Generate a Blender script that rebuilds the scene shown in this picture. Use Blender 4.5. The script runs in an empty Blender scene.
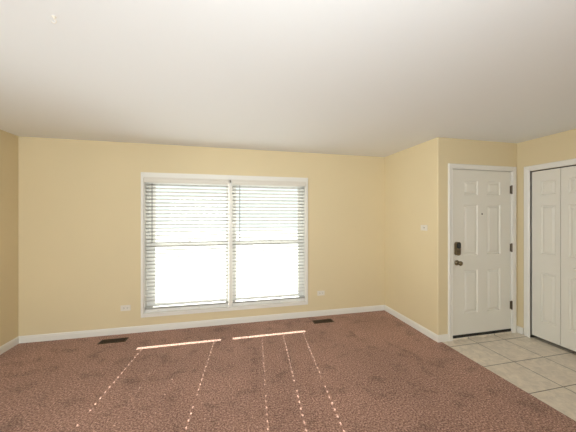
import bpy, bmesh, math, random
from mathutils import Vector, Matrix

C = bpy.context.scene.collection
S = bpy.context.scene

# ------------------------------------------------------------------ camera
F_PX = 259.0
YAW = math.atan(F_PX / 1132.0)           # camera turned a little to the right of the room axis
cd = bpy.data.cameras.new('camera')
cam = bpy.data.objects.new('camera', cd); C.objects.link(cam)
cam.location = (0, 0, 1.5)
cam.rotation_euler = (math.pi / 2, 0, -YAW)
cd.sensor_width = 36.0
cd.lens = F_PX / 576.0 * 36.0
cd.clip_start = 0.05
S.camera = cam

# ------------------------------------------------------------------ world, sun, daylight, added fill lights
S.view_settings.view_transform = 'Standard'
S.view_settings.look = 'None'
S.view_settings.gamma = 1.0
S.view_settings.exposure = 0.0

w = bpy.data.worlds.new('sky'); S.world = w; w.use_nodes = True
bg = w.node_tree.nodes['Background']
bg.inputs[0].default_value = (0.92, 0.98, 0.985, 1)
bg.inputs[1].default_value = 1.4

SUN_DIR = Vector((-0.098, -1.0, -0.70)).normalized()
sl = bpy.data.lights.new('sun', 'SUN'); sl.energy = 20.0; sl.angle = math.radians(0.25); sl.color = (1, 0.97, 0.92)
so = bpy.data.objects.new('sun', sl); C.objects.link(so)
so.rotation_euler = SUN_DIR.to_track_quat('-Z', 'Y').to_euler(); so.location = (0, 8, 6)


def area(name, loc, target, sx, sy, power, color=(1, 1, 1), portal=False, spread=180):
    l = bpy.data.lights.new(name, 'AREA'); l.shape = 'RECTANGLE'; l.size = sx; l.size_y = sy
    l.energy = power; l.color = color; l.spread = math.radians(spread)
    o = bpy.data.objects.new(name, l); C.objects.link(o); o.location = loc
    o.rotation_euler = (Vector(target) - Vector(loc)).to_track_quat('-Z', 'Y').to_euler()
    if portal: l.cycles.is_portal = True
    return o


H_FLASH = 2.44
area('sky_portal', (0.02, 3.90, 1.13), (0.02, 0, 1.13), 2.3, 1.9, 1, portal=True)
# added fill lights outside unseen openings, brightening the back and return walls
area('fill_rear', (-1.1, -3.56, 1.35), (-1.5, 3.69, 1.55), 2.4, 1.8, 70, (0.92, 0.985, 1.0), spread=120)
area('fill_side', (-2.62, 1.2, 1.40), (2.43, 3.0, 1.6), 1.2, 1.2, 10, (0.92, 0.985, 0.99), spread=70)
# photographer's flash beside the camera, bounced off the ceiling
area('bounce_flash', (0.1, -0.15, 1.45), (0.1, 0.25, H_FLASH), 0.25, 0.25, 28, (0.90, 0.965, 1.0))

# ------------------------------------------------------------------ materials


def mat(name, color, rough=0.6, metal=0.0, spec=0.5):
    m = bpy.data.materials.new(name); m.use_nodes = True
    b = m.node_tree.nodes['Principled BSDF']
    b.inputs['Base Color'].default_value = (*color, 1)
    b.inputs['Roughness'].default_value = rough
    b.inputs['Metallic'].default_value = metal
    b.inputs['Specular IOR Level'].default_value = spec
    return m


def N(m, t, **kw):
    n = m.node_tree.nodes.new(t)
    for k, v in kw.items(): setattr(n, k, v)
    return n


def L(m, a, b): m.node_tree.links.new(a, b)


def bumpy(m, scale, strength, dist=0.002, detail=4, var=0.0, col=None):
    """fine procedural surface relief and slight tone variation"""
    b = m.node_tree.nodes['Principled BSDF']
    tc = N(m, 'ShaderNodeTexCoord')
    n = N(m, 'ShaderNodeTexNoise'); n.inputs['Scale'].default_value = scale; n.inputs['Detail'].default_value = detail
    L(m, tc.outputs['Object'], n.inputs['Vector'])
    bp = N(m, 'ShaderNodeBump'); bp.inputs['Strength'].default_value = strength; bp.inputs['Distance'].default_value = dist
    L(m, n.outputs['Fac'], bp.inputs['Height']); L(m, bp.outputs['Normal'], b.inputs['Normal'])
    if var and col:
        n2 = N(m, 'ShaderNodeTexNoise'); n2.inputs['Scale'].default_value = 1.3; n2.inputs['Detail'].default_value = 3
        L(m, tc.outputs['Object'], n2.inputs['Vector'])
        r = N(m, 'ShaderNodeValToRGB')
        r.color_ramp.elements[0].position = 0.3; r.color_ramp.elements[1].position = 0.7
        r.color_ramp.elements[0].color = (*[c * (1 - var) for c in col], 1)
        r.color_ramp.elements[1].color = (*[min(1, c * (1 + var)) for c in col], 1)
        L(m, n2.outputs['Fac'], r.inputs['Fac']); L(m, r.outputs['Color'], b.inputs['Base Color'])
    return m


WALLC = (0.75, 0.628, 0.40)
m_wall = bumpy(mat('wall_paint', WALLC, 0.75, spec=0.3), 220, 0.08, 0.001, var=0.012, col=WALLC)
m_ceil = bumpy(mat('ceiling_paint', (0.89, 0.90, 0.895), 0.85, spec=0.2), 180, 0.1, 0.001)
m_trim = bumpy(mat('trim_paint', (0.82, 0.79, 0.725), 0.38), 90, 0.03, 0.001)
m_door = bumpy(mat('door_paint', (0.80, 0.765, 0.68), 0.42), 120, 0.04, 0.001)
m_vinyl = bumpy(mat('white_vinyl', (0.82, 0.81, 0.77), 0.4), 60, 0.02, 0.001)
m_slat = bumpy(mat('blind_slat', (0.47, 0.46, 0.43), 0.45), 60, 0.02, 0.001)
m_valance = bumpy(mat('blind_valance', (0.74, 0.70, 0.62), 0.5), 60, 0.02, 0.001)
m_cord = bumpy(mat('blind_cord', (0.75, 0.73, 0.68), 0.8), 400, 0.2, 0.0005)
m_wand = bumpy(mat('wand_plastic', (0.10, 0.10, 0.095), 0.3), 100, 0.02, 0.0005)
m_dark = bumpy(mat('dark_rubber', (0.012, 0.011, 0.010), 0.7), 200, 0.2, 0.001)
m_bronze = bumpy(mat('dark_bronze', (0.15, 0.12, 0.09), 0.35, 1.0), 150, 0.05, 0.0005)
m_brass = bumpy(mat('aged_brass', (0.24, 0.19, 0.12), 0.3, 1.0), 150, 0.05, 0.0005)
m_black = bumpy(mat('black_glass', (0.01, 0.01, 0.011), 0.12), 20, 0.01, 0.0005)
m_plate = bumpy(mat('ivory_plate', (0.80, 0.74, 0.64), 0.35), 60, 0.02, 0.0005)
m_slot = bumpy(mat('slot_dark', (0.16, 0.13, 0.10), 0.6), 60, 0.02, 0.0005)
m_reg = bumpy(mat('brown_register_metal', (0.085, 0.055, 0.03), 0.45, 0.4), 120, 0.05, 0.0005)
m_duct = bumpy(mat('duct_dark', (0.012, 0.009, 0.006), 0.8), 50, 0.1, 0.001)
m_conc = bumpy(mat('outdoor_concrete', (0.44, 0.44, 0.42), 0.9), 8, 0.3, 0.01, var=0.1, col=(0.44, 0.44, 0.42))

# glass: clear with fresnel reflection
m_glass = bpy.data.materials.new('window_glass'); m_glass.use_nodes = True
nt = m_glass.node_tree; nt.nodes.clear()
out = nt.nodes.new('ShaderNodeOutputMaterial'); mx = nt.nodes.new('ShaderNodeMixShader')
tr = nt.nodes.new('ShaderNodeBsdfTransparent'); gl = nt.nodes.new('ShaderNodeBsdfGlossy'); fr = nt.nodes.new('ShaderNodeFresnel')
gl.inputs['Roughness'].default_value = 0.02; fr.inputs['IOR'].default_value = 1.45
tr.inputs['Color'].default_value = (0.95, 0.97, 0.96, 1)
nt.links.new(fr.outputs[0], mx.inputs[0]); nt.links.new(tr.outputs[0], mx.inputs[1]); nt.links.new(gl.outputs[0], mx.inputs[2])
nt.links.new(mx.outputs[0], out.inputs[0])

# carpet
m_carpet = mat('brown_carpet', (0.25, 0.13, 0.10), 0.95, spec=0.1)
b = m_carpet.node_tree.nodes['Principled BSDF']
b.inputs['Sheen Weight'].default_value = 0.15; b.inputs['Sheen Roughness'].default_value = 0.5
tc = N(m_carpet, 'ShaderNodeTexCoord')
n1 = N(m_carpet, 'ShaderNodeTexNoise'); n1.inputs['Scale'].default_value = 78; n1.inputs['Detail'].default_value = 5; n1.inputs['Roughness'].default_value = 0.75
n2 = N(m_carpet, 'ShaderNodeTexNoise'); n2.inputs['Scale'].default_value = 5.5; n2.inputs['Detail'].default_value = 6; n2.inputs['Roughness'].default_value = 0.62; n2.inputs['Distortion'].default_value = 0.2
n3 = N(m_carpet, 'ShaderNodeTexNoise'); n3.inputs['Scale'].default_value = 1.6; n3.inputs['Detail'].default_value = 3
for n in (n1, n2, n3): L(m_carpet, tc.outputs['Object'], n.inputs['Vector'])
r1 = N(m_carpet, 'ShaderNodeValToRGB')
e = r1.color_ramp.elements; e[0].position = 0.33; e[1].position = 0.68
e[0].color = (0.07, 0.032, 0.022, 1); e[1].color = (0.88, 0.585, 0.465, 1)
k = e.new(0.5); k.color = (0.385, 0.21, 0.157, 1)
L(m_carpet, n1.outputs['Fac'], r1.inputs['Fac'])
r2 = N(m_carpet, 'ShaderNodeMapRange'); r2.inputs['From Min'].default_value = 0.34; r2.inputs['From Max'].default_value = 0.47
r2.inputs['To Min'].default_value = 0.74; r2.inputs['To Max'].default_value = 1.04
L(m_carpet, n2.outputs['Fac'], r2.inputs['Value'])
r3 = N(m_carpet, 'ShaderNodeMapRange'); r3.inputs['From Min'].default_value = 0.35; r3.inputs['From Max'].default_value = 0.65
r3.inputs['To Min'].default_value = 0.9; r3.inputs['To Max'].default_value = 1.06
L(m_carpet, n3.outputs['Fac'], r3.inputs['Value'])
mu = N(m_carpet, 'ShaderNodeMath', operation='MULTIPLY'); L(m_carpet, r2.outputs[0], mu.inputs[0]); L(m_carpet, r3.outputs[0], mu.inputs[1])
vm = N(m_carpet, 'ShaderNodeVectorMath', operation='SCALE'); L(m_carpet, r1.outputs['Color'], vm.inputs[0]); L(m_carpet, mu.outputs[0], vm.inputs['Scale'])
L(m_carpet, vm.outputs[0], b.inputs['Base Color'])
bp = N(m_carpet, 'ShaderNodeBump'); bp.inputs['Strength'].default_value = 0.7; bp.inputs['Distance'].default_value = 0.008
L(m_carpet, n1.outputs['Fac'], bp.inputs['Height']); L(m_carpet, bp.outputs['Normal'], b.inputs['Normal'])

# ceramic floor tile: square grid, 0.40 m pitch
m_tile = mat('beige_floor_tile', (0.55, 0.48, 0.37), 0.35)
b = m_tile.node_tree.nodes['Principled BSDF']
tc = N(m_tile, 'ShaderNodeTexCoord')
mp = N(m_tile, 'ShaderNodeMapping'); mp.inputs['Location'].default_value = (-(2.868 - 0.402 * 1), -(2.485 - 0.402 * 10), 0)
L(m_tile, tc.outputs['Object'], mp.inputs['Vector'])
bk = N(m_tile, 'ShaderNodeTexBrick'); bk.offset = 0.0; bk.squash = 1.0
bk.inputs['Scale'].default_value = 1.0; bk.inputs['Brick Width'].default_value = 0.402; bk.inputs['Row Height'].default_value = 0.402
bk.inputs['Mortar Size'].default_value = 0.0045; bk.inputs['Mortar Smooth'].default_value = 0.3; bk.inputs['Bias'].default_value = 0.0
bk.inputs['Color1'].default_value = (0.77, 0.675, 0.56, 1); bk.inputs['Color2'].default_value = (0.83, 0.73, 0.605, 1)
bk.inputs['Mortar'].default_value = (0.17, 0.135, 0.095, 1)
L(m_tile, mp.outputs[0], bk.inputs['Vector'])
nz = N(m_tile, 'ShaderNodeTexNoise'); nz.inputs['Scale'].default_value = 14; nz.inputs['Detail'].default_value = 6; nz.inputs['Roughness'].default_value = 0.65; nz.inputs['Distortion'].default_value = 0.8
L(m_tile, tc.outputs['Object'], nz.inputs['Vector'])
mr = N(m_tile, 'ShaderNodeMapRange'); mr.inputs['From Min'].default_value = 0.3; mr.inputs['From Max'].default_value = 0.7
mr.inputs['To Min'].default_value = 0.80; mr.inputs['To Max'].default_value = 1.12
L(m_tile, nz.outputs['Fac'], mr.inputs['Value'])
vm = N(m_tile, 'ShaderNodeVectorMath', operation='SCALE'); L(m_tile, bk.outputs['Color'], vm.inputs[0]); L(m_tile, mr.outputs[0], vm.inputs['Scale'])
L(m_tile, vm.outputs[0], b.inputs['Base Color'])
bp = N(m_tile, 'ShaderNodeBump'); bp.invert = True; bp.inputs['Strength'].default_value = 0.6; bp.inputs['Distance'].default_value = 0.003
L(m_tile, bk.outputs['Fac'], bp.inputs['Height']); L(m_tile, bp.outputs['Normal'], b.inputs['Normal'])

# ------------------------------------------------------------------ helpers


def link(name, bm, m, parent=None, smooth=False, loc=None):
    bmesh.ops.remove_doubles(bm, verts=bm.verts, dist=1e-6)
    bmesh.ops.recalc_face_normals(bm, faces=bm.faces)
    me = bpy.data.meshes.new(name); bm.to_mesh(me); bm.free()
    me.materials.append(m)
    if smooth:
        for p in me.polygons: p.use_smooth = True
    o = bpy.data.objects.new(name, me); C.objects.link(o)
    if loc: o.location = loc
    if parent: o.parent = parent
    return o


def box(bm, x0, x1, y0, y1, z0, z1, bevel=0.0, seg=2):
    r = bmesh.ops.create_cube(bm, size=1.0)
    vs = r['verts']
    for v in vs:
        v.co = Vector((x0 + (v.co.x + .5) * (x1 - x0), y0 + (v.co.y + .5) * (y1 - y0), z0 + (v.co.z + .5) * (z1 - z0)))
    if bevel > 0:
        es = list({e for v in vs for e in v.link_edges})
        bmesh.ops.bevel(bm, geom=es, offset=bevel, segments=seg, affect='EDGES', profile=0.5)


def lathe(bm, profile, M=None, n=24):
    """profile [(radius, height)] turned round local Z, then transformed by M"""
    M = M or Matrix.Identity(4)
    rings = []
    for r, z in profile:
        if r < 1e-6: rings.append([bm.verts.new(M @ Vector((0, 0, z)))])
        else: rings.append([bm.verts.new(M @ Vector((r * math.cos(a), r * math.sin(a), z))) for a in [2 * math.pi * i / n for i in range(n)]])
    for a, b_ in zip(rings, rings[1:]):
        for i in range(n):
            j = (i + 1) % n
            f = [a[i % len(a)], a[j % len(a)], b_[j % len(b_)], b_[i % len(b_)]]
            f = list(dict.fromkeys(f))
            if len(f) > 2: bm.faces.new(f)
    for rg in (rings[0], rings[-1]):
        if len(rg) > 2: bm.faces.new(rg)


def sweep(bm, path, profile, to3, closed=False):
    """profile [(outward offset, height)] along a 2-D path with mitred corners"""
    n = len(path); rings = []
    P = [Vector(p) for p in path]
    for i in range(n):
        ds = []
        if closed or i > 0: ds.append((P[i] - P[i - 1]).normalized())
        if closed or i < n - 1: ds.append((P[(i + 1) % n] - P[i]).normalized())
        ns = [Vector((d.y, -d.x)) for d in ds]
        m = ns[0] if len(ns) == 1 else (ns[0] + ns[1]) / (1 + ns[0].dot(ns[1]))
        rings.append([bm.verts.new(to3(P[i] + m * o, h)) for o, h in profile])
    cnt = n if closed else n - 1
    k = len(profile)
    for i in range(cnt):
        a, b_ = rings[i], rings[(i + 1) % n]
        for j in range(k):
            bm.faces.new([a[j], a[(j + 1) % k], b_[(j + 1) % k], b_[j]])
    if not closed:
        bm.faces.new(rings[0]); bm.faces.new(rings[-1])


def empty(name, loc=(0, 0, 0)):
    o = bpy.data.objects.new(name, None); C.objects.link(o); o.location = loc; o.empty_display_size = 0.1
    return o


def tag(o, label=None, cat=None, group=None, kind=None):
    if label: o['label'] = label
    if cat: o['category'] = cat
    if group: o['group'] = group
    if kind: o['kind'] = kind
    return o


def struct(name, bm, m, label, cat, loc=None):
    return tag(link(name, bm, m, loc=loc), label, cat, kind='structure')


def finish(root, loc):
    """parts are modelled in room coordinates; shift them under a root that stands at loc"""
    root.location = loc
    for ch in list(root.children): ch.location = Vector(ch.location) - Vector(loc)


# room measures (metres)
XL, XR, XC = -2.42, 2.43, 3.64         # left wall, return wall, closet wall
YB, YD, YR = 3.69, 2.61, -3.40         # window wall, entry wall, wall behind the camera
H = 2.44
T = 0.14                               # wall thickness
WX0, WX1, WZ0, WZ1 = -1.075, 1.115, 0.237, 2.0   # window opening

# ------------------------------------------------------------------ shell
bm = bmesh.new(); box(bm, XL - T, 4.40, YR - T, YB + T, -0.12, -0.003)
struct('floor', bm, m_tile, 'beige square ceramic tile floor of the entry beside the carpet', 'floor')
bm = bmesh.new(); box(bm, XL - T, 4.40, YR - T, YB + T, H, H + 0.12)
struct('ceiling', bm, m_ceil, 'smooth off-white ceiling', 'ceiling')

bm = bmesh.new()
box(bm, XL - T, WX0, YB, YB + T, -0.12, H); box(bm, WX1, XR + T, YB, YB + T, -0.12, H)
box(bm, WX0, WX1, YB, YB + T, -0.12, WZ0); box(bm, WX0, WX1, YB, YB + T, WZ1, H)
struct('wall_back', bm, m_wall, 'tan painted wall with the wide window', 'wall')

SY0, SY1, SZ0, SZ1 = 0.55, 2.05, 0.75, 2.05   # unseen side opening, added to let in a fill light
bm = bmesh.new()
box(bm, XL - T, XL, SY1, YB, -0.12, H); box(bm, XL - T, XL, YR, SY0, -0.12, H)
box(bm, XL - T, XL, SY0, SY1, -0.12, SZ0); box(bm, XL - T, XL, SY0, SY1, SZ1, H)
struct('wall_left', bm, m_wall, 'tan painted wall at the far left', 'wall')

bm = bmesh.new()
box(bm, XL - T, -2.3, YR - T, YR, -0.12, H); box(bm, 0.15, 4.40, YR - T, YR, -0.12, H)
box(bm, -2.3, 0.15, YR - T, YR, -0.12, 0.4); box(bm, -2.3, 0.15, YR - T, YR, 2.3, H)  # unseen opening added to let in the rear fill light
struct('wall_rear', bm, m_wall, 'tan painted wall behind the camera', 'wall')

# return wall with a rounded outside corner
bm = bmesh.new()
R_ = 0.014
pts = [(XR, YB), (XR, YD + R_)] + [(XR + R_ - R_ * math.cos(a), YD + R_ - R_ * math.sin(a)) for a in [math.pi / 2 * i / 6 for i in range(1, 7)]] + [(XR + T, YD), (XR + T, YB)]
lo = [bm.verts.new((x, y, -0.12)) for x, y in pts]; hi = [bm.verts.new((x, y, H)) for x, y in pts]
for i in range(len(pts)):
    j = (i + 1) % len(pts); bm.faces.new([lo[i], lo[j], hi[j], hi[i]])
bm.faces.new(lo); bm.faces.new(hi)
struct('wall_return', bm, m_wall, 'pale yellow return wall between the window wall and the entry door', 'wall')

DX0, DX1, DZ1 = 2.615, 3.572, 2.086    # entry door opening
bm = bmesh.new()
box(bm, XR + T, DX0, YD, YD + T, -0.12, H); box(bm, DX1, XC + T, YD, YD + T, -0.12, H); box(bm, DX0, DX1, YD, YD + T, DZ1, H)
struct('wall_entry', bm, m_wall, 'tan painted wall around the entry door', 'wall')

CY0, CY1, CZ1 = 1.285, 2.457, 2.055    # closet opening
bm = bmesh.new()
box(bm, XC, XC + 0.11, CY1, YD + T, -0.12, H); box(bm, XC, XC + 0.11, YR, CY0, -0.12, H); box(bm, XC, XC + 0.11, CY0, CY1, CZ1, H)
struct('wall_right', bm, m_wall, 'tan painted wall around the closet doors', 'wall')
bm = bmesh.new()
box(bm, 4.30, 4.40, CY0 - 0.3, YD + T, -0.12, H); box(bm, XC + 0.11, 4.30, CY0 - 0.3, CY0 - 0.2, -0.12, H); box(bm, XC + 0.11, 4.30, YD + T - 0.1, YD + T, -0.12, H)
struct('wall_closet', bm, m_wall, 'walls inside the dark closet behind the folding doors', 'wall')

# carpet, wall to wall up to the tile edge
bm = bmesh.new()
EX = 2.472
q_ = 0.001
pts = [(XL + q_, YR + q_), (EX, YR + q_), (EX, YD - q_), (XR - q_, YD - q_), (XR - q_, YB - q_), (XL + q_, YB - q_)]
lo = [bm.verts.new((x, y, -0.002)) for x, y in pts]; hi = [bm.verts.new((x, y, 0)) for x, y in pts]
for i in range(len(pts)):
    j = (i + 1) % len(pts); bm.faces.new([lo[i], lo[j], hi[j], hi[i]])
bm.faces.new(lo); bm.faces.new(hi)
tag(link('carpet', bm, m_carpet), 'reddish brown wall-to-wall cut pile carpet with footprints', 'carpet', kind='stuff')

# baseboards: profile (distance out from wall, height)
BP = [(0, 0), (0.014, 0), (0.014, 0.056), (0.011, 0.062), (0.011, 0.070), (0.006, 0.080), (0, 0.082)]


def miter_run(name, a, b_, ma, mb, label):
    """ma/mb: extra run per unit of thickness at the two ends (+ extends, - shortens)"""
    a, b_ = Vector(a), Vector(b_); d = (b_ - a).normalized(); nrm = Vector((d.y, -d.x))
    bm = bmesh.new()
    A = [bm.verts.new((*(a + nrm * o - d * ma * o), z)) for o, z in BP]
    B = [bm.verts.new((*(b_ + nrm * o + d * mb * o), z)) for o, z in BP]
    for j in range(len(BP)):
        k_ = (j + 1) % len(BP); bm.faces.new([A[j], A[k_], B[k_], B[j]])
    bm.faces.new(A); bm.faces.new(B)
    return struct(name, bm, m_trim, label, 'baseboard')


miter_run('baseboard_left', (XL, YR), (XL, YB), 0, -1, 'white baseboard along the far left wall')
miter_run('baseboard_back', (XL, YB), (XR, YB), -1, -1, 'white baseboard under the window')
miter_run('baseboard_return', (XR, YB), (XR, YD), -1, 1, 'white baseboard along the return wall')
miter_run('baseboard_entry', (XR, YD), (2.574, YD), 1, 0, 'short white baseboard left of the entry door casing')
miter_run('baseboard_right', (XC, YD), (XC, 2.532), -0.3, 0, 'short white baseboard between entry door and closet casing')
miter_run('baseboard_closet', (XC, 1.21), (XC, YR), 0, 0, 'white baseboard beyond the closet doors')

# ------------------------------------------------------------------ door and window casings
CP = [(0, 0), (0, 0.010), (0.006, 0.013), (0.010, 0.010), (0.018, 0.014), (0.050, 0.018), (0.056, 0.014), (0.058, 0)]


def prof(wd, d):  # casing profile scaled to a width and a depth
    return [(o / 0.058 * wd, h / 0.018 * d) for o, h in CP]


# entry casing + jamb + stop (one trim)
bm = bmesh.new()
path = [(DX0 + 0.018, -0.003), (DX0 + 0.018, DZ1 - 0.014), (DX1 - 0.018, DZ1 - 0.014), (DX1 - 0.018, -0.003)]
path = path[::-1]
sweep(bm, path, prof(0.062, 0.018), lambda p, h: (p.x, YD - h, p.y))
box(bm, DX0, DX0 + 0.018, YD, YD + T, -0.003, DZ1); box(bm, DX1 - 0.018, DX1, YD, YD + T, -0.003, DZ1)
box(bm, DX0 + 0.018, DX1 - 0.018, YD, YD + T, DZ1 - 0.014, DZ1)
box(bm, DX0 + 0.018, DX0 + 0.030, YD + 0.062, YD + T, -0.003, DZ1 - 0.014); box(bm, DX1 - 0.030, DX1 - 0.018, YD + 0.062, YD + T, -0.003, DZ1 - 0.014)
box(bm, DX0 + 0.03, DX1 - 0.03, YD + 0.062, YD + T, DZ1 - 0.03, DZ1 - 0.014)
struct('trim_1', bm, m_trim, 'white casing around the entry door', 'trim')
bm = bmesh.new(); box(bm, DX0 + 0.018, DX1 - 0.018, YD - 0.004, YD + T, -0.003, 0.014, 0.003)
struct('trim_2', bm, m_tile, 'low pale threshold under the entry door', 'threshold')

# closet casing
bm = bmesh.new()
path = [(CY1, -0.003), (CY1, CZ1), (CY0, CZ1), (CY0, -0.003)]
sweep(bm, path, prof(0.066, 0.018), lambda p, h: (XC - h, p.x, p.y))
bm2 = bm
box(bm, XC, XC + 0.11, CY1 - 0.0, CY1 + 0.012, -0.003, CZ1); box(bm, XC, XC + 0.11, CY0 - 0.012, CY0, -0.003, CZ1)
struct('trim_3', bm, m_trim, 'white casing around the closet opening', 'trim')

# window casing: thin sides, deeper head and foot
bm = bmesh.new()
yo = YB - 0.016
box(bm, WX0 - 0.031, WX0, yo, YB, WZ0 - 0.049, WZ1 + 0.066, 0.003)
box(bm, WX1, WX1 + 0.031, yo, YB, WZ0 - 0.049, WZ1 + 0.066, 0.003)
box(bm, WX0 + 0.0, WX1, yo, YB, WZ1, WZ1 + 0.066, 0.003)
box(bm, WX0 + 0.0, WX1, yo, YB, WZ0 - 0.049, WZ0, 0.003)
box(bm, WX0 - 0.001, WX1 + 0.001, YB - 0.022, YB, WZ0 - 0.010, WZ0 - 0.001, 0.002)
struct('trim_4', bm, m_trim, 'narrow white casing around the wide window', 'trim')
# mullion post between the two window halves, its face flush with the casing
bm = bmesh.new(); box(bm, 0.003, 0.045, YB - 0.012, YB + 0.09, WZ0, WZ1 - 0.001, 0.003)
struct('trim_5', bm, m_trim, 'white mullion post between the two window halves', 'trim')
# jamb liner
bm = bmesh.new()
box(bm, WX0, WX0 + 0.010, YB, YB + T, WZ0, WZ1); box(bm, WX1 - 0.010, WX1, YB, YB + T, WZ0, WZ1)
box(bm, WX0 + .01, WX1 - .01, YB, YB + T, WZ1 - 0.008, WZ1); box(bm, WX0 + .01, WX1 - .01, YB, YB + T, WZ0 - .0, WZ0 + 0.004)
struct('trim_6', bm, m_trim, 'white jamb lining inside the window opening', 'trim')


def window(name, x0, x1, gx0, gx1, label):
    r = empty(name)
    tag(r, label, 'window', kind='structure')
    z0, z1 = WZ0 + 0.005, WZ1 - 0.009
    gz0, gm0, gm1, gz1 = z0 + 0.088, 1.080, 1.142, z1 - 0.055
    y0, y1 = YB + 0.095, YB + T
    bm = bmesh.new()                               # outer frame
    f = 0.028
    box(bm, x0, x0 + f, y0, y1, z0, z1); box(bm, x1 - f, x1, y0, y1, z0, z1)
    box(bm, x0 + f, x1 - f, y0, y1, z0, z0 + f); box(bm, x0 + f, x1 - f, y0, y1, z1 - f, z1)
    link('window_frame', bm, m_vinyl, r)
    for nm, a, b_, yy in (('lower_sash', z0 + f, gm1, y0 + 0.002), ('upper_sash', gm0, z1 - f, y0 + 0.024)):
        bm = bmesh.new(); d = 0.018
        ga, gb = (gz0, gm0) if nm == 'lower_sash' else (gm1, gz1)
        box(bm, x0 + f, gx0, yy, yy + d, a, b_, 0.002); box(bm, gx1, x1 - f, yy, yy + d, a, b_, 0.002)
        box(bm, gx0, gx1, yy, yy + d, a, ga, 0.002); box(bm, gx0, gx1, yy, yy + d, gb, b_, 0.002)
        s = link(nm, bm, m_vinyl, r)
        bm = bmesh.new(); box(bm, gx0 - 0.004, gx1 + 0.004, yy + 0.007, yy + 0.011, ga - 0.004, gb + 0.004)
        link('pane', bm, m_glass, s)
    bm = bmesh.new(); xm = (x0 + x1) / 2            # sash lock on the meeting rail
    box(bm, xm - 0.03, xm + 0.03, y0 - 0.004, y0 + 0.014, gm1, gm1 + 0.008, 0.002); box(bm, xm - 0.006, xm + 0.028, y0 - 0.008, y0 + 0.004, gm1 + 0.008, gm1 + 0.016, 0.002)
    link('sash_lock', bm, m_vinyl, r)
    for ch in r.children: pass
    return r


w1 = window('window_1', WX0 + 0.010, 0.003, -0.962, -0.036, 'left half of the wide double-hung window')
w2 = window('window_2', 0.045, WX1 - 0.010, 0.104, 1.024, 'right half of the wide double-hung window')

# ------------------------------------------------------------------ venetian blinds
YC = YB + 0.032                       # plane of the blinds
TILT = math.radians(20)               # room-side edge raised
PITCH = 0.0478


def slat(bm, x0, x1, yc, zc, tilt, holes, depth=0.050, th=0.0028, crown=0.002):
    """one slat with its cord slots; cross-section slightly crowned"""
    xs = [x0]
    for hx, hw, hl in holes: xs += [hx - hw, hx + hw]
    xs.append(x1)
    hl = 0.0088
    ss = [-depth / 2, -hl, 0, hl, depth / 2]
    ct, st = math.cos(tilt), math.sin(tilt)
    top, bot = [], []
    for x in xs:
        rt, rb = [], []
        for s in ss:                  # s > 0 is the outdoor edge
            u = crown * (1 - (2 * s / depth) ** 2)
            for lst, dz in ((rt, th / 2), (rb, -th / 2)):
                z = u + dz
                lst.append(bm.verts.new((x, yc + s * ct + z * st, zc - s * st + z * ct)))
        top.append(rt); bot.append(rb)
    nx, ny = len(xs), len(ss)
    hole = lambda i, j: 0 <= i < nx - 1 and 0 <= j < ny - 1 and (i % 2 == 1) and j in (1, 2)
    inside = lambda i, j: 0 <= i < nx - 1 and 0 <= j < ny - 1 and not hole(i, j)
    for i in range(nx - 1):
        for j in range(ny - 1):
            if hole(i, j): continue
            bm.faces.new([top[i][j], top[i + 1][j], top[i + 1][j + 1], top[i][j + 1]])
            bm.faces.new([bot[i][j], bot[i][j + 1], bot[i + 1][j + 1], bot[i + 1][j]])
            for (di, dj, p, q) in ((-1, 0, (i, j), (i, j + 1)), (1, 0, (i + 1, j), (i + 1, j + 1)), (0, -1, (i, j), (i + 1, j)), (0, 1, (i, j + 1), (i + 1, j + 1))):
                if not inside(i + di, j + dj):
                    bm.faces.new([top[p[0]][p[1]], top[q[0]][q[1]], bot[q[0]][q[1]], bot[p[0]][p[1]]])


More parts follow.
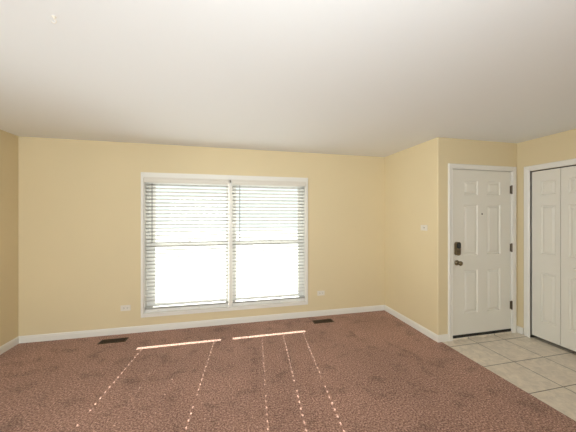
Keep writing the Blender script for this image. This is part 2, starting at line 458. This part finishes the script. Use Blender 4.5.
def blind(x0, x1, holes, wand_x, label):
    zt = WZ1 - 0.010
    r = empty('venetian_blind')
    tag(r, label, 'blind', 'white venetian blinds in the wide window')
    bm = bmesh.new(); box(bm, x0, x1, YC - 0.022, YC + 0.025, zt - 0.042, zt, 0.002)
    link('headrail', bm, m_slat, r)
    bm = bmesh.new()                  # moulded valance in front of the casing head
    vz0, vz1 = 1.934, 2.003; yv = YB - 0.030
    pr = [(0, vz0), (0.006, vz0), (0.009, vz0 + 0.010), (0.004, vz0 + 0.018), (0.006, vz0 + 0.045), (0.011, vz0 + 0.056), (0.011, vz1), (-0.006, vz1), (-0.006, vz0)]
    a = [bm.verts.new((x0 - 0.002, yv - o, z)) for o, z in pr]; c = [bm.verts.new((x1 + 0.002, yv - o, z)) for o, z in pr]
    for j in range(len(pr)):
        k_ = (j + 1) % len(pr); bm.faces.new([a[j], a[k_], c[k_], c[j]])
    bm.faces.new(a); bm.faces.new(c)
    link('valance', bm, m_valance, r)
    bm = bmesh.new()
    z = 0.381; rnd = random.Random(4)
    zs = []
    while z < zt - 0.052: zs.append(z); z += PITCH
    for z in zs: slat(bm, x0 + 0.004, x1 - 0.004, YC, z, TILT + math.radians(rnd.uniform(-0.6, 0.6)), holes)
    zr = WZ0 + 0.004
    for k_ in range(5): slat(bm, x0 + 0.004 + rnd.uniform(0, .002), x1 - 0.004, YC + rnd.uniform(-.0015, .0015), zr + 0.0430 + k_ * 0.0046, 0.0, holes)
    link('slats', bm, m_slat, r)
    bm = bmesh.new(); box(bm, x0 + 0.004, x1 - 0.004, YC - 0.026, YC + 0.026, zr, zr + 0.0395, 0.005)
    br = link('bottom_rail', bm, m_vinyl, r)
    for hx, hw, hl in holes:          # plugs under the cords on the rail's face
        bm = bmesh.new(); box(bm, hx - 0.012, hx + 0.012, YC - 0.0285, YC - 0.0258, zr + 0.014, zr + 0.026, 0.001)
        link('cord_plug', bm, m_cord, br)
    for hx, hw, hl in holes:          # ladder strings: one before, one behind the slats
        bm = bmesh.new()
        for yy in (YC - 0.0268, YC + 0.0268):
            lathe(bm, [(0.0006, zr + 0.015), (0.0006, zt - 0.042)], Matrix.Translation((hx + 0.011, yy, 0)), 6)
        link('ladder_cord', bm, m_cord, r)
    bm = bmesh.new()
    lathe(bm, [(0.0025, 1.150), (0.0054, 1.155), (0.0054, 1.19), (0.0042, 1.20), (0.0042, 1.915), (0.002, 1.93)], Matrix.Translation((wand_x, YB - 0.014, 0)), 8)
    link('tilt_wand', bm, m_wand, r, smooth=True)
    return r


hA = [(-0.903, 0.0050, 0), (-0.640, 0.0016, 0), (-0.392, 0.0016, 0), (-0.120, 0.0046, 0)]
hB = [(0.190, 0.0010, 0), (0.455, 0.0030, 0), (0.722, 0.0052, 0), (0.982, 0.0052, 0)]
b1 = blind(WX0 + 0.012, 0.000, hA, -0.972, 'white slat blind filling the left half of the window')
b2 = blind(0.048, WX1 - 0.012, hB, 0.150, 'white slat blind filling the right half of the window')
# small dark bracket screw between the two valances
bm = bmesh.new(); box(bm, 0.012, 0.030, YB - 0.040, YB - 0.018, 1.968, 1.992, 0.003); box(bm, 0.018, 0.024, YB - 0.040, YB - 0.03, 1.955, 1.970, 0.002)
link('valance_clip', bm, m_bronze, b1)

# ------------------------------------------------------------------ panelled doors


def panel_leaf(bm, w_, h_, th, panels, b1_=0.012, b2_=0.007, b3_=0.024, dep=0.013):
    """leaf in local coords: x 0..w, z 0..h, face at y=0 looking to -y; panels [(x0,x1,z0,z1)]"""
    xs = sorted({0, w_} | {p[0] for p in panels} | {p[1] for p in panels})
    zs = sorted({0, h_} | {p[2] for p in panels} | {p[3] for p in panels})
    V = {}
    def v(x, y, z):
        k_ = (round(x, 5), round(y, 5), round(z, 5))
        if k_ not in V: V[k_] = bm.verts.new(k_)
        return V[k_]
    inp = lambda x, z: any(p[0] < x < p[1] and p[2] < z < p[3] for p in panels)
    for a, b_ in zip(xs, xs[1:]):
        for c, d in zip(zs, zs[1:]):
            if not inp((a + b_) / 2, (c + d) / 2): bm.faces.new([v(a, 0, c), v(b_, 0, c), v(b_, 0, d), v(a, 0, d)])
    for (a, b_, c, d) in panels:
        lv = [(0, 0), (b1_ * .35, dep * .7), (b1_, dep), (b1_ + b2_, dep), (b1_ + b2_ + b3_, 0.002)]
        rings = []
        for o, y in lv: rings.append([(a + o, y, c + o), (b_ - o, y, c + o), (b_ - o, y, d - o), (a + o, y, d - o)])
        # the outer ring follows every grid vertex on the panel's border
        for q, s in zip(rings, rings[1:]):
            for i in range(4):
                j = (i + 1) % 4; bm.faces.new([v(*q[i]), v(*q[j]), v(*s[j]), v(*s[i])])
        bm.faces.new([v(*p) for p in rings[-1]])
    bk_ = [v(0, th, 0), v(w_, th, 0), v(w_, th, h_), v(0, th, h_)]
    bm.faces.new(bk_)
    fx0 = [v(0, 0, z) for z in zs]; fx1 = [v(w_, 0, z) for z in zs]
    fz0 = [v(x, 0, 0) for x in xs]; fz1 = [v(x, 0, h_) for x in xs]
    bm.faces.new(fx0 + [bk_[3], bk_[0]]); bm.faces.new(fx1 + [bk_[2], bk_[1]])
    bm.faces.new(fz0 + [bk_[1], bk_[0]]); bm.faces.new(fz1 + [bk_[2], bk_[3]])


# entry door
d1 = empty('door_1')
tag(d1, 'off-white six-panel entry door with keypad deadbolt and knob', 'door', kind='structure')
LX0, LX1, LZ0, LZ1 = DX0 + 0.021, DX1 - 0.021, 0.045, DZ1 - 0.018
W_ = LX1 - LX0
px = [(0.178, 0.392), (W_ - 0.392 + 0.012, W_ - 0.166)]
pz = [(0.300, 0.830), (1.018, 1.640), (1.765, 1.935)]
bm = bmesh.new()
panel_leaf(bm, W_, LZ1 - LZ0, 0.044, [(a, b_, c - LZ0, d - LZ0) for a, b_ in px for c, d in pz])
link('door_leaf', bm, m_door, d1, loc=(LX0, YD + 0.012, LZ0))
bm = bmesh.new(); box(bm, LX0 + 0.002, LX1 - 0.002, YD + 0.004, YD + 0.052, 0.0155, LZ0 - 0.0005)
link('door_sweep', bm, m_dark, d1)
RX = Matrix.Rotation(math.pi / 2, 4, 'X')   # local +Z -> -Y (towards the room)
for hz in (0.352, 1.092, 1.838):
    bm = bmesh.new()
    lathe(bm, [(0.004, -0.058), (0.0078, -0.052), (0.0078, 0.052), (0.004, 0.058)], Matrix.Translation((LX1 + 0.001, YD - 0.0035, hz)), 12)
    box(bm, LX1 - 0.012, LX1 - 0.001, YD - 0.0005, YD + 0.0125, hz - 0.05, hz + 0.05)
    link('hinge', bm, m_bronze, d1)
# knob
kb = bmesh.new(); kx, kz = 2.712, 0.930
lathe(kb, [(0.033, 0), (0.033, 0.004), (0.028, 0.009), (0.013, 0.011), (0.011, 0.028), (0.016, 0.034), (0.026, 0.044), (0.0285, 0.055), (0.025, 0.065), (0.015, 0.070), (0, 0.071)],
      Matrix.Translation((kx, YD + 0.012, kz)) @ RX, 24)
link('door_knob', kb, m_brass, d1, smooth=True)
# keypad deadbolt
lk = bmesh.new(); lx, lz = 2.712, 1.103


def stadium(bm, cx, y0, y1, z0, z1, w_, r=None, n=8):
    r = r or w_ / 2; P = []
    for (sx, sz, a0) in ((1, 1, 0), (-1, 1, 90), (-1, -1, 180), (1, -1, 270)):
        ox = cx + sx * (w_ / 2 - r); oz = (z1 - r) if sz > 0 else (z0 + r)
        for i in range(n + 1):
            a = math.radians(a0 + 90 * i / n); P.append((ox + r * math.cos(a), oz + r * math.sin(a)))
    f = [bm.verts.new((x, y0, z)) for x, z in P]; g = [bm.verts.new((x, y1, z)) for x, z in P]
    for i in range(len(P)):
        j = (i + 1) % len(P); bm.faces.new([f[i], f[j], g[j], g[i]])
    bm.faces.new(f); bm.faces.new(g)


stadium(lk, lx, YD - 0.014, YD + 0.012, lz - 0.082, lz + 0.082, 0.074, 0.030)
lock = link('keypad_deadbolt', lk, m_brass, d1)
bm = bmesh.new(); stadium(bm, lx + 0.004, YD - 0.017, YD - 0.0142, lz + 0.002, lz + 0.076, 0.058, 0.024); link('touch_screen', bm, m_black, lock)
bm = bmesh.new()
for r_ in range(3):
    for c_ in range(3): box(bm, lx - 0.024 + c_ * 0.017, lx - 0.011 + c_ * 0.017, YD - 0.0175, YD - 0.0142, lz - 0.022 - r_ * 0.018, lz - 0.010 - r_ * 0.018, 0.001)
link('lock_buttons', bm, m_bronze, lock)
bm = bmesh.new(); lathe(bm, [(0.011, 0), (0.011, 0.003), (0.008, 0.005), (0.007, 0.002), (0, 0.002)], Matrix.Translation((3.095, YD + 0.0125, 1.525)) @ RX, 16)
link('peephole', bm, m_bronze, d1)
finish(d1, ((DX0 + DX1) / 2, YD, 0))

# closet folding doors: four leaves across the opening
LW = 0.2835; lx_face = XC + 0.016; LH = CZ1 - 0.012 - 0.034
MZ = Matrix.Rotation(math.radians(-90), 4, 'Z')   # face -y -> -x, local +x -> -y
rowz = [(0.235, 0.822), (1.048, 1.625), (1.752, 1.918)]
k_ = 0
for pair, cat_lab in ((0, 'white three-panel bifold closet door next to the entry door'), (1, 'white bifold closet door at the camera end of the closet')):
    d = empty('door_%d' % (pair + 2)); tag(d, cat_lab, 'door', kind='structure')
    for q in range(2):
        yt = CY1 - 0.004 - (pair * 2 + q) * (LW + 0.0045)
        if q == 0: pxs = (0.098, LW - 0.040)
        else: pxs = (0.070, LW - 0.068)
        bm = bmesh.new()
        panel_leaf(bm, LW, LH, 0.033, [(pxs[0], pxs[1], a - 0.034, b_ - 0.034) for a, b_ in rowz], 0.010, 0.006, 0.018, 0.010)
        bmesh.ops.transform(bm, matrix=MZ, verts=bm.verts)
        lf = link('door_leaf', bm, m_door, d, loc=(lx_face, yt, 0.034))
        if q == 1 - pair:
            bm = bmesh.new()
            lathe(bm, [(0.009, 0), (0.008, 0.012), (0.015, 0.020), (0.0175, 0.028), (0.014, 0.035), (0, 0.037)], Matrix.Rotation(math.radians(-90), 4, 'Y'), 20)
            kbo = link('closet_knob', bm, m_door, lf, smooth=True); kbo.location = (0, -LW / 2 + 0.0, 0.925 - 0.034)
    finish(d, (lx_face, CY1 - pair * 0.58, 0.0))
# folding door head track
bm = bmesh.new(); box(bm, XC + 0.018, XC + 0.046, CY0 + 0.002, CY1 - 0.002, CZ1 - 0.011, CZ1 - 0.0005)
struct('trim_7', bm, m_dark, 'dark head track over the closet doors', 'track')

# ------------------------------------------------------------------ outlets and switch


def outlet(x, z, label):
    r = empty('wall_outlet', (x, YB, z)); tag(r, label, 'outlet', 'outlets under the window sides')
    bm = bmesh.new(); box(bm, -0.058, 0.058, -0.006, 0, -0.036, 0.036, 0.0025)
    link('cover_plate', bm, m_plate, r)
    for sx in (-0.0195, 0.0195):
        bm = bmesh.new(); stadium(bm, sx, -0.0075, -0.0055, -0.017, 0.017, 0.028, 0.010)
        s = link('socket', bm, m_plate, r)
        bm = bmesh.new()
        for zz in (-0.0065, 0.0065): box(bm, sx - 0.0055, sx + 0.0045, -0.0082, -0.0074, zz - 0.0016, zz + 0.0016)
        lathe(bm, [(0.0026, 0), (0.0026, 0.0008)], Matrix.Translation((sx + 0.0095, -0.0074, 0)) @ RX, 10)
        link('slots', bm, m_slot, s)
    bm = bmesh.new(); lathe(bm, [(0.003, 0), (0.003, 0.0012), (0, 0.0016)], Matrix.Translation((0, -0.006, 0)) @ RX, 10); link('screw', bm, m_plate, r)
    return r


outlet(-1.284, 0.325, 'ivory sideways wall outlet low on the wall left of the window')
outlet(1.352, 0.340, 'ivory sideways wall outlet low on the wall right of the window')

r = empty('light_switch', (XR, 2.832, 1.350)); tag(r, 'small ivory sideways switch plate on the return wall left of the entry door', 'switch')
bm = bmesh.new(); box(bm, -0.006, 0, -0.058, 0.058, -0.036, 0.036, 0.0025); link('cover_plate', bm, m_plate, r)
bm = bmesh.new(); box(bm, -0.0068, -0.0058, -0.014, 0.014, -0.006, 0.006); s = link('switch_slot', bm, m_slot, r)
bm = bmesh.new(); box(bm, -0.016, -0.0066, -0.006, 0.004, -0.004, 0.004, 0.001); link('toggle', bm, m_plate, r)

# ------------------------------------------------------------------ floor registers


def register(x, y, label):
    r = empty('floor_register', (x, y, 0)); tag(r, label, 'floor vent', 'brown floor registers along the window wall')
    L2, W2 = 0.150, 0.056
    bm = bmesh.new()
    path = [(-L2 + .016, -W2 + .014), (-L2 + .016, W2 - .014), (L2 - .016, W2 - .014), (L2 - .016, -W2 + .014)]
    sweep(bm, path[::-1], [(0, 0.0), (0, 0.005), (0.005, 0.006), (0.015, 0.001), (0.015, 0.0)], lambda p, h: (p.x, p.y, h), closed=True)
    link('register_frame', bm, m_reg, r)
    bm = bmesh.new(); box(bm, -L2 + .016, L2 - .016, -W2 + .014, W2 - .014, 0.0002, 0.0012); link('duct_opening', bm, m_duct, r)
    bm = bmesh.new()
    for i in range(22):
        xx = -L2 + 0.024 + i * 0.0121
        box(bm, xx, xx + 0.0022, -W2 + .014, W2 - .014, 0.0012, 0.0048)
    for yy in (-0.014, 0.014): box(bm, -L2 + .016, L2 - .016, yy - 0.002, yy + 0.002, 0.0012, 0.0052)
    link('grille', bm, m_reg, r)
    bm = bmesh.new(); box(bm, L2 - 0.034, L2 - 0.024, -0.006, 0.006, 0.0052, 0.011, 0.002); link('damper_lever', bm, m_reg, r)


register(-1.350, 3.500, 'brown metal floor register in the carpet near the left corner')
register(1.310, 3.487, 'brown metal floor register in the carpet below the right outlet')

# ceiling hook
r = empty('ceiling_hook', (-0.803, 1.436, H)); tag(r, 'tiny white swag hook screwed into the ceiling at upper left', 'hook')
bm = bmesh.new(); lathe(bm, [(0.009, 0), (0.008, 0.004), (0.003, 0.006), (0.002, 0.014)], Matrix.Rotation(math.pi, 4, 'X'), 14); link('base', bm, m_plate, r)
bm = bmesh.new()
P = [Vector((0.010 * math.sin(a), 0, -0.022 + 0.010 * math.cos(a))) for a in [math.radians(t) for t in range(0, 271, 30)]]
prev = None
for i, p in enumerate(P):
    rg = [bm.verts.new(p + Vector((0, 0.0016 * math.cos(t), 0)) + (p - Vector((0, 0, -0.022))).normalized() * 0.0016 * math.sin(t)) for t in [2 * math.pi * q / 8 for q in range(8)]]
    if prev:
        for q in range(8): bm.faces.new([prev[q], prev[(q + 1) % 8], rg[(q + 1) % 8], rg[q]])
    else: bm.faces.new(rg)
    prev = rg
bm.faces.new(prev); link('hook_wire', bm, m_plate, r)

# ------------------------------------------------------------------ outdoors
bm = bmesh.new(); box(bm, -14, 14, YB + T + 0.001, 30, -0.45, -0.25)
tag(link('ground', bm, m_conc), 'sunlit pale pavement outside the window', 'ground', kind='structure')
